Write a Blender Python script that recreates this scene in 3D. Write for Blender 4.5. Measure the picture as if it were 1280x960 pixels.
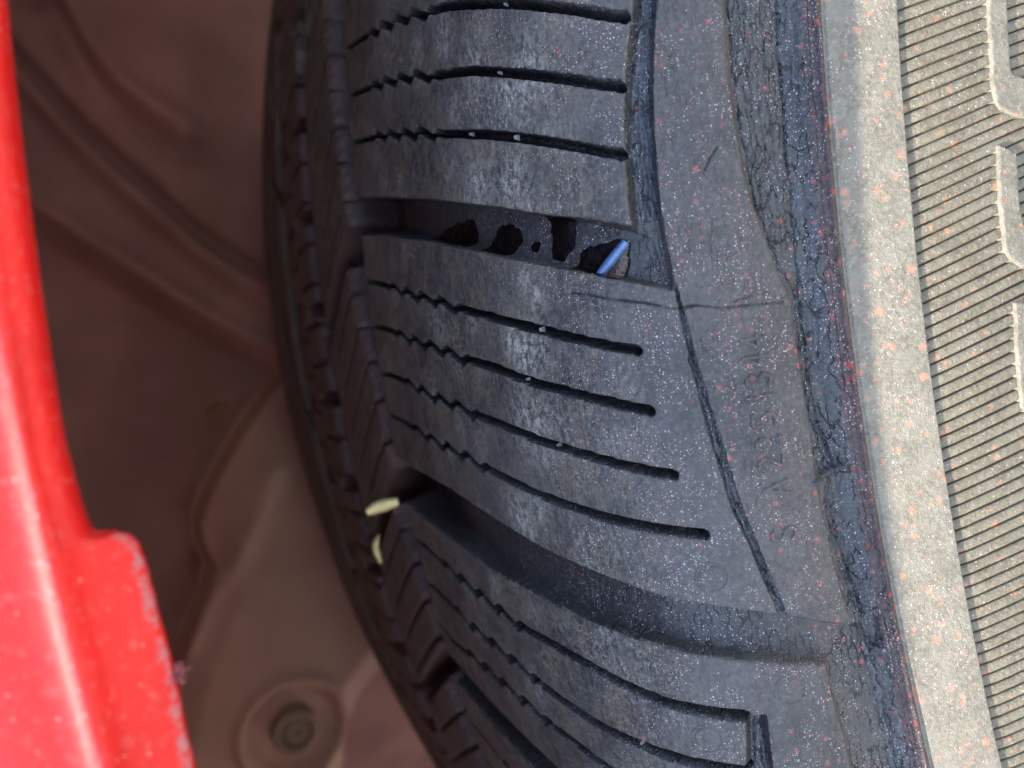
import bpy, math, random
import numpy as np
from mathutils import Matrix, Vector

# ------------------------------------------------------------------ frame
# Tyre frame in millimetres: (a, e, z) = outboard along the axle, up, along the car.
# World (metres): X = z, Y = -a, Z = e + 325 (the tyre stands on the ground at Z = 0).
RT = 325.0
def W(P):
    P = np.asarray(P, float)
    return np.stack([P[..., 2], -P[..., 0], P[..., 1]], -1) / 1000.0   # relative to the axle
AXLE = Vector((0, 0, RT / 1000))

scene = bpy.context.scene
for o in list(bpy.data.objects):
    bpy.data.objects.remove(o)
COL = scene.collection

# ------------------------------------------------------------------ camera
CAM = dict(pos=(158.33363, 349.37305, -35.51587), right=(0.39155, -0.91862, -0.05314), up=(-0.01404, -0.06371, 0.99787), fwd=(-0.92005, -0.38997, -0.03784))
def wv(v): return Vector((v[2], -v[0], v[1]))
cam_d = bpy.data.cameras.new('camera')
cam = bpy.data.objects.new('camera', cam_d); COL.objects.link(cam)
r, u, f = wv(CAM['right']), wv(CAM['up']), wv(CAM['fwd'])
M = Matrix((r, u, -f)).transposed().to_4x4()
M.translation = wv(CAM['pos']) / 1000 + AXLE
cam.matrix_world = M
cam_d.sensor_width = 36.0
cam_d.lens = 36.0 * 1000 / 1280
cam_d.clip_start = 0.002
cam_d.clip_end = 200
cam_d.dof.use_dof = True
cam_d.dof.focus_distance = 0.074
cam_d.dof.aperture_fstop = 28.0
scene.camera = cam
scene.cycles.max_bounces = 7; scene.cycles.diffuse_bounces = 4; scene.cycles.glossy_bounces = 3

# ------------------------------------------------------------------ light
SUN = Vector(wv((0.04, 1.0, -0.45))).normalized()      # towards the sun
sun_d = bpy.data.lights.new('sun', 'SUN'); sun_d.energy = 3.2; sun_d.angle = math.radians(0.53)
sun_d.color = (1.0, 0.91, 0.77)
sun = bpy.data.objects.new('sun', sun_d); COL.objects.link(sun)
sun.rotation_euler = SUN.to_track_quat('Z', 'Y').to_euler()
sun.location = (0, -1, 3)
world = bpy.data.worlds.new('World'); scene.world = world; world.use_nodes = True
wn = world.node_tree.nodes; wl = world.node_tree.links
sky = wn.new('ShaderNodeTexSky'); sky.sky_type = 'NISHITA'; sky.sun_disc = False
sky.sun_elevation = math.asin(SUN.z); sky.sun_rotation = math.atan2(SUN.x, SUN.y)
wl.new(sky.outputs[0], wn['Background'].inputs[0]); wn['Background'].inputs[1].default_value = 0.15
vs = scene.view_settings
vs.view_transform = 'Standard'; vs.look = 'None'; vs.gamma = 1.0; vs.use_curve_mapping = False
vs.exposure = 2.12

# ------------------------------------------------------------------ traced tyre layout: (angle in degrees, profile length in mm)
TR = {
  'S1a': [(1.19,49.31),(0.93,57.01),(0.74,62.17),(0.58,66.5),(0.39,71.27),(0.16,75.96),(0.05,78.2),(-0.13,82.42),(-0.45,87.82),(-0.69,91.81),(-0.92,95.1),(-1.12,98.08),(-1.31,100.69),(-1.44,102.69)],
  'S1b': [(0.09,48.02),(-0.15,55.75),(-0.34,61.0),(-0.55,66.48),(-0.75,71.16),(-0.97,75.79),(-1.13,78.33),(-1.26,81.58),(-1.45,85.78),(-1.66,89.28),(-1.88,92.89),(-2.09,96.11),(-2.28,98.9),(-2.47,101.91)],
  'S1c': [(-1.02,48.04),(-1.19,54.11),(-1.41,60.79),(-1.62,66.21),(-1.85,71.5),(-2.03,75.43),(-2.18,78.16),(-2.31,81.23),(-2.55,86.3),(-2.8,90.81),(-2.99,93.93),(-3.19,97.0),(-3.38,99.69),(-3.49,101.39)],
  'S2a': [(-4.3,48.47),(-4.51,55.42),(-4.67,60.24),(-4.87,64.56),(-5.02,68.65),(-5.17,72.53),(-5.3,75.6),(-5.44,78.83),(-5.62,83.24),(-5.83,87.44),(-6.01,91.06),(-6.21,94.6),(-6.38,97.5),(-6.56,100.69)],
  'S2b': [(-5.4,48.05),(-5.54,55.01),(-5.7,59.76),(-5.9,64.83),(-6.04,69.31),(-6.23,74.6),(-6.39,77.86),(-6.42,79.68),(-6.59,83.92),(-6.84,88.24),(-7.02,91.99),(-7.2,95.15),(-7.36,98.07),(-7.55,100.99)],
  'S2c': [(-6.57,48.58),(-6.67,55.41),(-6.8,60.03),(-6.96,63.96),(-7.12,68.36),(-7.23,72.4),(-7.34,75.98),(-7.46,78.42),(-7.58,82.26),(-7.81,86.84),(-8.0,90.79),(-8.18,94.07),(-8.35,97.08),(-8.47,99.26),(-8.63,102.12)],
  'S2d': [(-7.6,49.55),(-7.76,56.93),(-7.93,62.26),(-8.1,66.75),(-8.22,70.84),(-8.33,74.32),(-8.5,78.82),(-8.68,83.02),(-8.9,87.42),(-9.08,91.23),(-9.24,94.47),(-9.37,97.47),(-9.49,100.14),(-9.66,103.78)],
  'S3a': [(-10.83,45.96),(-10.85,52.94),(-11.05,59.07),(-11.26,65.43),(-11.43,69.85),(-11.55,73.35),(-11.68,76.95),(-11.75,80.43),(-11.87,84.36),(-12.04,88.46),(-12.26,91.96),(-12.45,95.01),(-12.6,97.91),(-12.71,100.56),(-12.86,103.92)],
  'S3b': [(-11.9,44.91),(-11.98,53.18),(-12.15,59.17),(-12.39,64.28),(-12.53,69.62),(-12.66,73.78),(-12.82,77.83),(-13.0,81.88),(-13.2,86.24),(-13.35,90.14),(-13.46,92.85),(-13.6,96.54),(-13.71,99.29),(-13.86,102.98)],
  'S3c': [(-12.96,48.23),(-13.26,53.73),(-13.29,61.0),(-13.38,65.99),(-13.51,71.22),(-13.66,75.57),(-13.81,79.95),(-13.97,83.71),(-14.13,86.57),(-14.38,91.29),(-14.58,96.32),(-14.83,101.94)],
  'G1u': [(-2.21,47.39),(-2.33,50.16),(-2.72,61.72),(-3.26,75.81),(-3.59,83.02),(-3.84,88.27),(-4.13,93.43),(-4.33,97.5),(-4.56,101.37)],
  'G1l': [(-3.16,45.06),(-3.24,49.26),(-3.55,59.97),(-4.1,74.49),(-4.55,84.0),(-5.01,92.66),(-5.19,96.03),(-5.42,99.71),(-5.71,104.49)],
  'G2u': [(-8.67,48.55),(-8.74,52.66),(-8.96,63.74),(-9.08,68.53),(-9.36,75.48),(-9.62,81.19),(-9.86,85.79),(-10.07,89.8),(-10.34,94.72),(-10.6,98.93),(-10.8,102.76),(-11.02,106.52),(-11.21,109.5),(-11.7,115.04)],
  'G2l': [(-9.7,45.11),(-9.77,47.51),(-10.03,52.54),(-10.22,60.08),(-10.41,67.16),(-10.66,72.88),(-10.8,78.62),(-10.9,82.29),(-11.04,85.99),(-11.2,89.89),(-11.36,93.32),(-11.51,96.96),(-11.67,100.21),(-11.81,103.27),(-11.99,106.74),(-12.27,111.74)],
  'K1l': [(-0.72,103.48),(-1.2,103.32),(-1.55,102.92),(-2.13,102.34),(-2.57,101.98),(-2.99,101.73),(-3.5,101.52),(-4.56,101.37)],
  'K1r': [(-0.79,105.89),(-1.26,105.47),(-1.81,105.04),(-2.51,104.65),(-3.07,104.45),(-3.65,104.35),(-4.45,104.3),(-5.12,104.55),(-5.69,104.71)],
  'K2l': [(-5.67,104.58),(-6.19,104.75),(-6.83,105.03),(-7.35,105.29),(-7.89,105.53),(-8.33,105.84),(-8.87,106.18),(-9.32,106.46),(-9.92,107.34),(-10.62,108.05),(-11.09,108.7)],
  'K2r': [(-5.68,104.91),(-6.21,105.28),(-6.84,105.62),(-7.37,106.02),(-7.92,106.46),(-8.36,106.83),(-8.9,107.18),(-9.36,107.53),(-9.95,108.22),(-10.65,108.87),(-11.21,109.5)],
  'K3l': [(-12.84,103.87),(-13.78,102.79),(-14.53,102.13)],
  'K3r': [(-12.87,105.89),(-13.84,105.3),(-14.59,105.01)],
  'O1': [(-0.87,110.6),(-1.35,110.58),(-2.07,110.58),(-2.79,110.69),(-3.37,110.89),(-3.96,111.13),(-4.59,111.75),(-5.12,112.57),(-5.65,113.41),(-6.16,114.36)],
  'O2': [(-6.18,114.34),(-7.01,114.32),(-7.7,114.37),(-8.37,114.42),(-8.91,114.22),(-9.43,114.19),(-9.83,114.28),(-10.58,114.46),(-11.18,114.71),(-11.7,115.04)],
  'O3': [(-12.27,111.74),(-12.94,111.72),(-13.57,111.97),(-14.17,111.84),(-14.95,111.93)],
  'OC': [(-1.34,116.62),(-2.23,116.58),(-2.83,116.63),(-3.58,116.48),(-4.2,116.61),(-5.25,116.43),(-6.05,116.34),(-6.53,116.31),(-7.5,116.16),(-8.29,116.45),(-8.94,117.08),(-9.53,116.0),(-10.36,116.48),(-11.34,117.09),(-12.37,117.25),(-13.32,117.55),(-14.26,117.38)],
  'CR1': [(-5.49,95.09),(-5.69,99.14),(-5.82,101.89),(-5.98,104.3),(-6.0,106.44),(-6.08,108.47),(-6.09,110.58),(-6.13,113.76)],
  'CR2': [(-6.02,109.33),(-5.96,110.95),(-5.94,112.46)],
  'CR3': [(-3.98,108.06),(-3.76,108.61),(-3.58,109.43)],
  'V': [(-5.06,109.34),(-11.96,97.34),(-12.53,108.35),(-13.2,100.1),(-10.38,103.76)],
  'B1': [(-3.95,72.46),(-3.83,76.04),(-3.81,78.74),(-3.94,80.97),(-4.13,81.52),(-4.28,80.84),(-4.21,77.22)],
  'B2': [(-4.48,82.93),(-4.33,84.75),(-4.17,85.36),(-4.14,86.89),(-4.26,88.29),(-4.44,88.71),(-4.61,87.9),(-4.63,85.78)],
  'B3': [(-4.08,92.27),(-4.19,93.97),(-4.27,95.6),(-4.51,95.67),(-4.76,95.19),(-4.91,93.92),(-4.83,92.81),(-4.56,92.86),(-4.34,92.85)],
  'B4': [(-5.09,95.17),(-4.88,95.9),(-4.79,96.96),(-4.79,98.17),(-4.75,99.54),(-4.77,100.34),(-4.89,100.89),(-5.11,100.72),(-5.33,100.15),(-5.38,99.04),(-5.31,97.22)],
  'B5': [(-4.02,82.61),(-4.03,83.36),(-4.15,83.51),(-4.15,82.75)],
  'B6': [(-4.53,89.56),(-4.47,90.42),(-4.58,90.97),(-4.7,90.53),(-4.67,89.53)],
  'ST': [(-5.32,97.56),(-4.82,100.86)],
}
LN = {
  'liner_crescent': [(378.8,98.5),(373.6,88.6),(371.6,83.6),(368.5,75.9),(359.5,63.1),(349.9,55.6),(341.9,51.1)],
  'liner_groove': [(402.3,85.3),(390.8,73.7),(381.3,61.4),(370.3,47.5),(358.7,35.8),(349.2,26.4),(336.8,13.9),(323.8,4.8),(311.5,-2.7),(290.1,-16.0)],
  'liner_edge': [(405.9,31.3),(386.3,20.1),(372.8,9.5),(361.0,1.2),(346.3,-10.2),(330.9,-20.7),(313.3,-31.7),(289.1,-49.9)],
  'shield': [(311.4,-38.1),(317.8,-44.9),(325.9,-55.4),(334.0,-67.9),(340.3,-78.6),(344.2,-88.5),(343.4,-96.8),(340.3,-104.1),(343.5,-113.1),(348.7,-124.5),(354.1,-138.4),(359.2,-153.5),(362.7,-174.3),(301.1,-190.9),(299.8,-179.3),(297.4,-168.1),(290.4,-158.4),(280.8,-148.5),(259.2,-143.0),(283.9,-90.7),(295.9,-48.7)],
  'shield_streak': [(320.0,-72.1),(325.1,-85.5),(331.7,-98.5),(342.5,-113.9),(350.9,-128.2)],
  'grommet': [(317.1,-164.9)],
  'bit': [(337.7,-51.9),(331.1,-49.8)],
  'clip3': [(297.0,-180.7),(289.7,-186.7)],
}
CLIP1 = [(42.72, 324.53, -57.59), (43.35, 322.98, -56.86), (44.53, 320.13, -56.2)]
CLIP2 = [(24.22, 318.59, -65.09), (23.93, 319.48, -67.22), (24.39, 318.65, -70.01)]

# ------------------------------------------------------------------ helpers
def tag(o, label=None, cat=None, group=None, kind=None):
    if label: o['label'] = label
    if cat: o['category'] = cat
    if group: o['group'] = group
    if kind: o['kind'] = kind
    return o

def empty(name, loc):
    o = bpy.data.objects.new(name, None); COL.objects.link(o); o.location = loc
    o.empty_display_size = 0.05
    return o

def make_mesh(name, V, Fc, uv=None, smooth=True, scuff=None):
    """V (n,3) metres, Fc (m,4) or (m,3) int array or list of both, uv per vertex (n,2)"""
    me = bpy.data.meshes.new(name)
    V = np.ascontiguousarray(V, np.float32)
    if isinstance(Fc, np.ndarray):
        k = Fc.shape[1]; loops = Fc.ravel().astype(np.int32)
        starts = np.arange(0, len(loops), k, dtype=np.int32)
    else:
        starts, loops, n = [], [], 0
        for q in Fc:
            starts.append(n); loops.extend(q); n += len(q)
        loops = np.array(loops, np.int32); starts = np.array(starts, np.int32)
    me.vertices.add(len(V)); me.vertices.foreach_set('co', V.ravel())
    me.loops.add(len(loops)); me.loops.foreach_set('vertex_index', loops)
    me.polygons.add(len(starts)); me.polygons.foreach_set('loop_start', starts)
    if uv is not None:
        l = me.uv_layers.new(name='tyre_uv')
        l.data.foreach_set('uv', np.ascontiguousarray(uv, np.float32)[loops].ravel())
    if scuff is not None:
        me.attributes.new('scuff', 'FLOAT', 'POINT').data.foreach_set('value', np.ascontiguousarray(scuff, np.float32))
    me.update(calc_edges=True); me.validate()
    me.polygons.foreach_set('use_smooth', np.full(len(me.polygons), smooth, bool))
    return me

def obj(name, me, mat, parent=None):
    o = bpy.data.objects.new(name, me); COL.objects.link(o)
    if mat is not None and len(me.materials) == 0: me.materials.append(mat)
    if parent is not None: o.parent = parent
    return o

def smoothstep(a, b, x):
    t = np.clip((x - a) / (b - a), 0, 1); return t * t * (3 - 2 * t)

_rng = np.random.RandomState(7)
_tab = _rng.rand(256, 256)
def vnoise(x, y):
    x = np.asarray(x, float); y = np.asarray(y, float)
    xi = np.floor(x).astype(int); yi = np.floor(y).astype(int); fx = x - xi; fy = y - yi
    fx = fx * fx * (3 - 2 * fx); fy = fy * fy * (3 - 2 * fy)
    a = _tab[xi & 255, yi & 255]; b = _tab[(xi + 1) & 255, yi & 255]
    c = _tab[xi & 255, (yi + 1) & 255]; d = _tab[(xi + 1) & 255, (yi + 1) & 255]
    return (a * (1 - fx) + b * fx) * (1 - fy) + (c * (1 - fx) + d * fx) * fy
def fbm(x, y, n=3):
    s = 0; a = 1; t = 0
    for i in range(n):
        s = s + a * vnoise(x * 2 ** i + 17 * i, y * 2 ** i + 31 * i); t += a; a *= .5
    return s / t * 2 - 1

def seg_dist(px, py, pts):
    d = np.full(px.shape, 1e9)
    for (ax, ay), (bx, by) in zip(pts[:-1], pts[1:]):
        ex, ey = bx - ax, by - ay; L = ex * ex + ey * ey + 1e-12
        t = np.clip(((px - ax) * ex + (py - ay) * ey) / L, 0, 1)
        d = np.minimum(d, (px - ax - t * ex) ** 2 + (py - ay - t * ey) ** 2)
    return np.sqrt(d)
def culled(px, py, pts, m, fn, far):
    P = np.array(pts); out = np.full(px.shape, far)
    k = (px > P[:, 0].min() - m) & (px < P[:, 0].max() + m) & (py > P[:, 1].min() - m) & (py < P[:, 1].max() + m)
    if k.any(): out[k] = fn(px[k], py[k], pts)
    return out
def poly_sd(px, py, pts):           # positive inside
    d = seg_dist(px, py, list(pts) + [pts[0]])
    ins = np.zeros(px.shape, bool)
    n = len(pts)
    for i in range(n):
        ax, ay = pts[i]; bx, by = pts[(i + 1) % n]
        if ay == by: continue
        c = ((ay > py) != (by > py)) & (px < (bx - ax) * (py - ay) / (by - ay) + ax)
        ins ^= c
    return np.where(ins, d, -d)

# ------------------------------------------------------------------ tyre profile
CT = [(0,326),(15,325.95),(30,325.7),(50,325),(65,324.2),(80,322.3),(90,319.5),(97,315.5),(101,311),(104,305),(105.5,297.4),(108.3,291.1),(111,282),(113,270),(113,255),(109,240),(103,228)]
CT = [(-30,325.7),(-15,325.95)] + CT
def _spline(CT, n=60):
    P = np.array(CT, float); out = []
    k = np.concatenate([[0], np.cumsum(np.sqrt(np.linalg.norm(np.diff(P, axis=0), axis=1)))])
    for i in range(1, len(P) - 2):
        t = np.linspace(k[i], k[i + 1], n, endpoint=False)[:, None]
        A = lambda j, l, Pj, Pl: (k[l] - t) / (k[l] - k[j]) * Pj + (t - k[j]) / (k[l] - k[j]) * Pl
        A1 = A(i-1, i, P[i-1], P[i]); A2 = A(i, i+1, P[i], P[i+1]); A3 = A(i+1, i+2, P[i+1], P[i+2])
        out.append(A(i, i+1, A(i-1, i+1, A1, A2), A(i, i+2, A2, A3)))
    return np.concatenate(out)
_C = _spline(CT)
_C = _C[np.argmin(np.abs(_C[:, 0]) + 1000 * (_C[:, 1] < 300)):]
_S = np.concatenate([[0], np.cumsum(np.linalg.norm(np.diff(_C, axis=0), axis=1))])
_Tg = np.gradient(_C, _S, axis=0); _Tg /= np.linalg.norm(_Tg, axis=1)[:, None]
for _ in range(3):
    _Tg[1:-1] = (_Tg[:-2] + 2 * _Tg[1:-1] + _Tg[2:]) / 4
SMAX = float(_S[-1])
def surf(th_deg, s, h):
    """point of the tyre (axle-relative, world metres); negative s is the inboard half"""
    sg = np.sign(s) + (s == 0); q = np.abs(s)
    a = np.interp(q, _S, _C[:, 0]); rr = np.interp(q, _S, _C[:, 1])
    ta = np.interp(q, _S, _Tg[:, 0]); tr = np.interp(q, _S, _Tg[:, 1])
    a = (a - h * tr) * sg; rr = rr + h * ta
    t = np.radians(th_deg)
    return W(np.stack(np.broadcast_arrays(a, rr * np.cos(t), rr * np.sin(t)), -1))
UM = math.radians(1) * 320.0          # mm of arc for one degree
PITCH = 11.5
def sweep(s):
    return np.interp(np.abs(s), [0,13,21,34,45,51,102,115,125,400], [-3.2,-3.1,-2.8,-1.4,-.25,-.1,-2.42,-2.95,-3.05,-3.05])

# ------------------------------------------------------------------ tread pattern as a height function
# worn pale patches on the blocks: angle, profile length, radius in mm, strength
SCUFF = [(-6.35,88.6,2.6,1),(-6.12,87.2,1.6,1),(-7.61,88.1,2.6,0.9),(-9.41,83.9,2.4,1),(-9.22,86.4,1.5,0.8),(-5.56,72.8,2.2,0.6),(-5.74,80.8,1.2,0.5),(-5.47,91.0,1.2,0.8),(-5.15,90.0,1.2,0.6),(-0.55,75.0,2,0.5),(-0.58,81.3,2,0.6),(-1.31,86.5,2.5,0.6),(-2.02,91.2,2.5,0.6),(-1.92,82.5,1.5,0.5),(-3.3,85.4,3,0.6),(-3.6,89.9,2.5,0.7),(-2.94,79.9,2,0.4),(-1.8,93.2,2.5,0.6),(-2.48,62.2,2.5,0.3),(-8.18,70.1,1.6,0.5),(-8.02,78.3,1.8,0.4),(-8.25,88.9,1.5,0.4),(-11.04,74.7,1.8,0.6),(-11.29,81.5,1.8,0.4),(-12.39,66.6,2.4,0.3),(-13.04,78.1,1.8,0.6),(-11.36,86.0,1.5,0.3),(-11.33,92.4,1.5,0.4),(-7.17,69.2,1.5,0.4),(-7.73,74.3,1.3,0.5),(-7.07,99.8,2,0.35),(-8.08,97.4,1.6,0.3),(-3.0,96.0,2,0.3)]
def scuff_at(th, s):
    o = np.zeros(th.shape)
    for t, q, r_, a_ in SCUFF:
        d = np.hypot((th - t) * UM * .8, s - q) / r_
        o = np.maximum(o, a_ * np.exp(-d ** 2))
    return o
def sh(k, d): return [(t + d, s) for t, s in TR[k]]
def mm(pts): return [(t * UM, s) for t, s in pts]
def zigzag(pts):
    """sawtooth part of a sipe"""
    P = np.array(pts); ss = np.arange(P[0, 1], P[-1, 1], .4)
    tt = np.interp(ss, P[:, 1], P[:, 0]) * UM
    tt = np.convolve(np.pad(tt, 3, 'edge'), np.ones(7) / 7, 'valid')
    ph = ((ss - 60.3) / 4.6) % 1.0
    saw = np.where(ph < .72, ph / .72, (1 - ph) / .28) - .5
    w = smoothstep(57.5, 61.5, ss) * (1 - smoothstep(77.5, 79.6, ss))
    tt = tt - saw * .95 * w
    return list(zip(tt, ss)) + [(P[-1, 0] * UM, P[-1, 1])]

SIPES = [(k, 0) for k in ('S1a','S1b','S1c','S2a','S2b','S2c','S2d','S3a','S3b','S3c')]
SIPES += [('S1a', 1.12), ('S1a', 2.2), ('S1a', 3.2), ('S2a', -PITCH), ('S2b', -PITCH), ('S2c', -PITCH), ('S2d', -PITCH)]
SECT_SIPES = [('S3a',0),('S3b',0),('S3c',0),('S2a',-PITCH),('S2b',-PITCH),('S2c',-PITCH),('S2d',-PITCH)]
SIPES_MM = {k: zigzag(TR[k]) for k in TR if k[0] == 'S' and len(k) == 3}

def groove_poly(up, lo, d, tail):
    U_ = [(t + d, s) for t, s in TR[up]]; L_ = [(t + d, s) for t, s in TR[lo]]
    U_ = [(U_[0][0], 44.0)] + U_; L_ = [(L_[0][0], 44.0)] + L_
    return mm(U_ + [(t + d, s) for t, s in tail] + L_[::-1])
G1TAIL = [(-4.75, 103.6), (-5.69, 104.65)]
G2TAIL = [(-11.78, 118.6), (-12.5, 118.6), (-12.33, 113.0)]
GROOVES = [(groove_poly('G2u','G2l',15.0,G2TAIL), 2), (groove_poly('G1u','G1l',0,G1TAIL), 1), (groove_poly('G2u','G2l',0,G2TAIL), 2),
           (groove_poly('G1u','G1l',-PITCH,G1TAIL), 1), (groove_poly('G2u','G2l',-PITCH,G2TAIL), 2)]
def gdepth(s): return np.interp(s, [48,58,66,75,90,104,112], [6.5,4.6,2.8,2.0,1.75,1.55,1.4])
# rows where a groove crosses the apex line (v at s = 48), top / bottom of each groove
VG = [(6.3, 5.3), (-2.2, -3.2), (-8.68, -9.73), (-13.7, -14.7), (-20.18, -21.23)]
V_TOP, V_BOT = 5.8, -20.7

def lim_curve(keys):     # profile position as a function of the angle
    P = np.array(sorted(sum(keys, []))); return P[:, 0], P[:, 1]
OX, OY = lim_curve([sh('O1',0), sh('O2',0), [(t,s) for t,s in sh('O3',0)], [(-16.5,112.2),(-17.1,113.4),(-17.66,114.36),(-20,114.4),(-23.2,115.0),(-23.3,111.7),(-26,111.7)], [(1,110.6),(9,110.6)]])
K1LX, K1LY = lim_curve([sh('K1l',0), [(9,103.6)]]); K1RX, K1RY = lim_curve([sh('K1r',0), [(9,106)]])
K2LX, K2LY = lim_curve([sh('K2l',0)]); K2RX, K2RY = lim_curve([sh('K2r',0)])
K3LX, K3LY = lim_curve([sh('K3l',0), [(-15.5,101.6),(-16.06,101.4)]]); K3RX, K3RY = lim_curve([sh('K3r',0), [(-16,104.4),(-17.2,104.7)]])
OCX, OCY = lim_curve([sh('OC',0), [(9,116.6),(-30,117.3)]])

def strip(th, s, LX, LY, RX, RY, t0, t1, depth, wl, wr):
    l = np.interp(th, LX, LY); r_ = np.interp(th, RX, RY)
    m = smoothstep(t0 - .02, t0 + .1, th) * (1 - smoothstep(t1 - .1, t1 + .02, th))
    return -depth * m * smoothstep(0, 1, (s - l) / wl) * smoothstep(0, 1, (r_ - s) / wr)

def wavy(th, s, centre, amp, freq, seed, w, depth):
    u_ = th * UM
    d = s - centre - amp * (fbm(u_ * freq + seed, u_ * 0 + seed * 3.1, 3))
    w_ = w * (.45 + .9 * vnoise(u_ * .9 + seed, u_ * 0 + 9))
    return -depth * np.exp(-(d / w_) ** 2)

def rib_heights(v, s):
    """centre of the tread (|s| < 49): V-shaped ribs split by diagonal grooves"""
    q = np.abs(s); vv = np.where(s < 0, v + 2.9, v)
    h = np.zeros(np.broadcast(v, s).shape)
    D = 7.6
    edge = np.zeros_like(h)      # outboard edge of rib 2
    cut = np.full_like(h, -9.0)
    ranges = [(5.3,-2.2,36.,43.), (-3.2,-8.68,39.8,47.6), (-9.73,-13.7,41.,47.2), (-14.7,-20.18,39.8,47.6), (16.8,6.3,39.,47.), (-21.23,-26,41.,47.2), (-26.2,-31.7,39.8,47.6)]
    edge[:] = 40.0
    for hi, lo, s0, s1 in ranges:
        k = (vv <= hi + .5) & (vv >= lo - .5)
        edge = np.where(k, s0 + (s1 - s0) * np.clip((hi - vv) / (hi - lo), 0, 1), edge)
    edge = np.minimum(edge, 45.4)
    for c0, c1 in VG + [(-26.5,-26.2+-.2)]:
        c = (c0 + c1) / 2
        cut = np.maximum(cut, (.36 - np.abs(vv - c)) * UM)
    g1 = smoothstep(0, 1.0, np.minimum(q - edge, 49.2 - q))
    g2 = smoothstep(0, 1.0, np.minimum(q - 12.6, 20.2 - q))
    dg = smoothstep(0, .9, cut) * (q > 12) * (1 - smoothstep(47.5, 48.6, q) * (s < 0))
    # centre rib cross notches and slim sipes
    ph = (vv / (PITCH / 4)) % 1.0; dn = np.abs(ph - .5) * PITCH / 4 * UM
    notch = smoothstep(0, .7, 1.5 - dn) * smoothstep(4, 6, q) * (q < 20)
    ph2 = (vv / 1.08) % 1.0; ds = np.abs(ph2 - .5) * 1.08 * UM
    dd = ds + .18 * np.sin(q * 2.6)
    sip = (1 - smoothstep(.2, .42, dd)) * ((q > 25) & (q < 48)) * .8
    sip = np.maximum(sip, (1 - smoothstep(.2, .42, np.abs(((vv / 1.25) % 1.0) - .5) * 1.25 * UM)) * (q < 12.6) * .7)
    dots = (1 - smoothstep(.25, .6, np.hypot(dd * 1.0, ((q / 1.8) % 1.0 - .5) * 1.8))) * ((q > 21) & (q <= 30))
    h = -D * np.maximum.reduce([g1, g2, dg]) - 3.5 * notch * (1 - g2) - 2.2 * sip * (1 - g1) - .8 * dots
    return h, np.maximum.reduce([g1, g2, dg])

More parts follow.
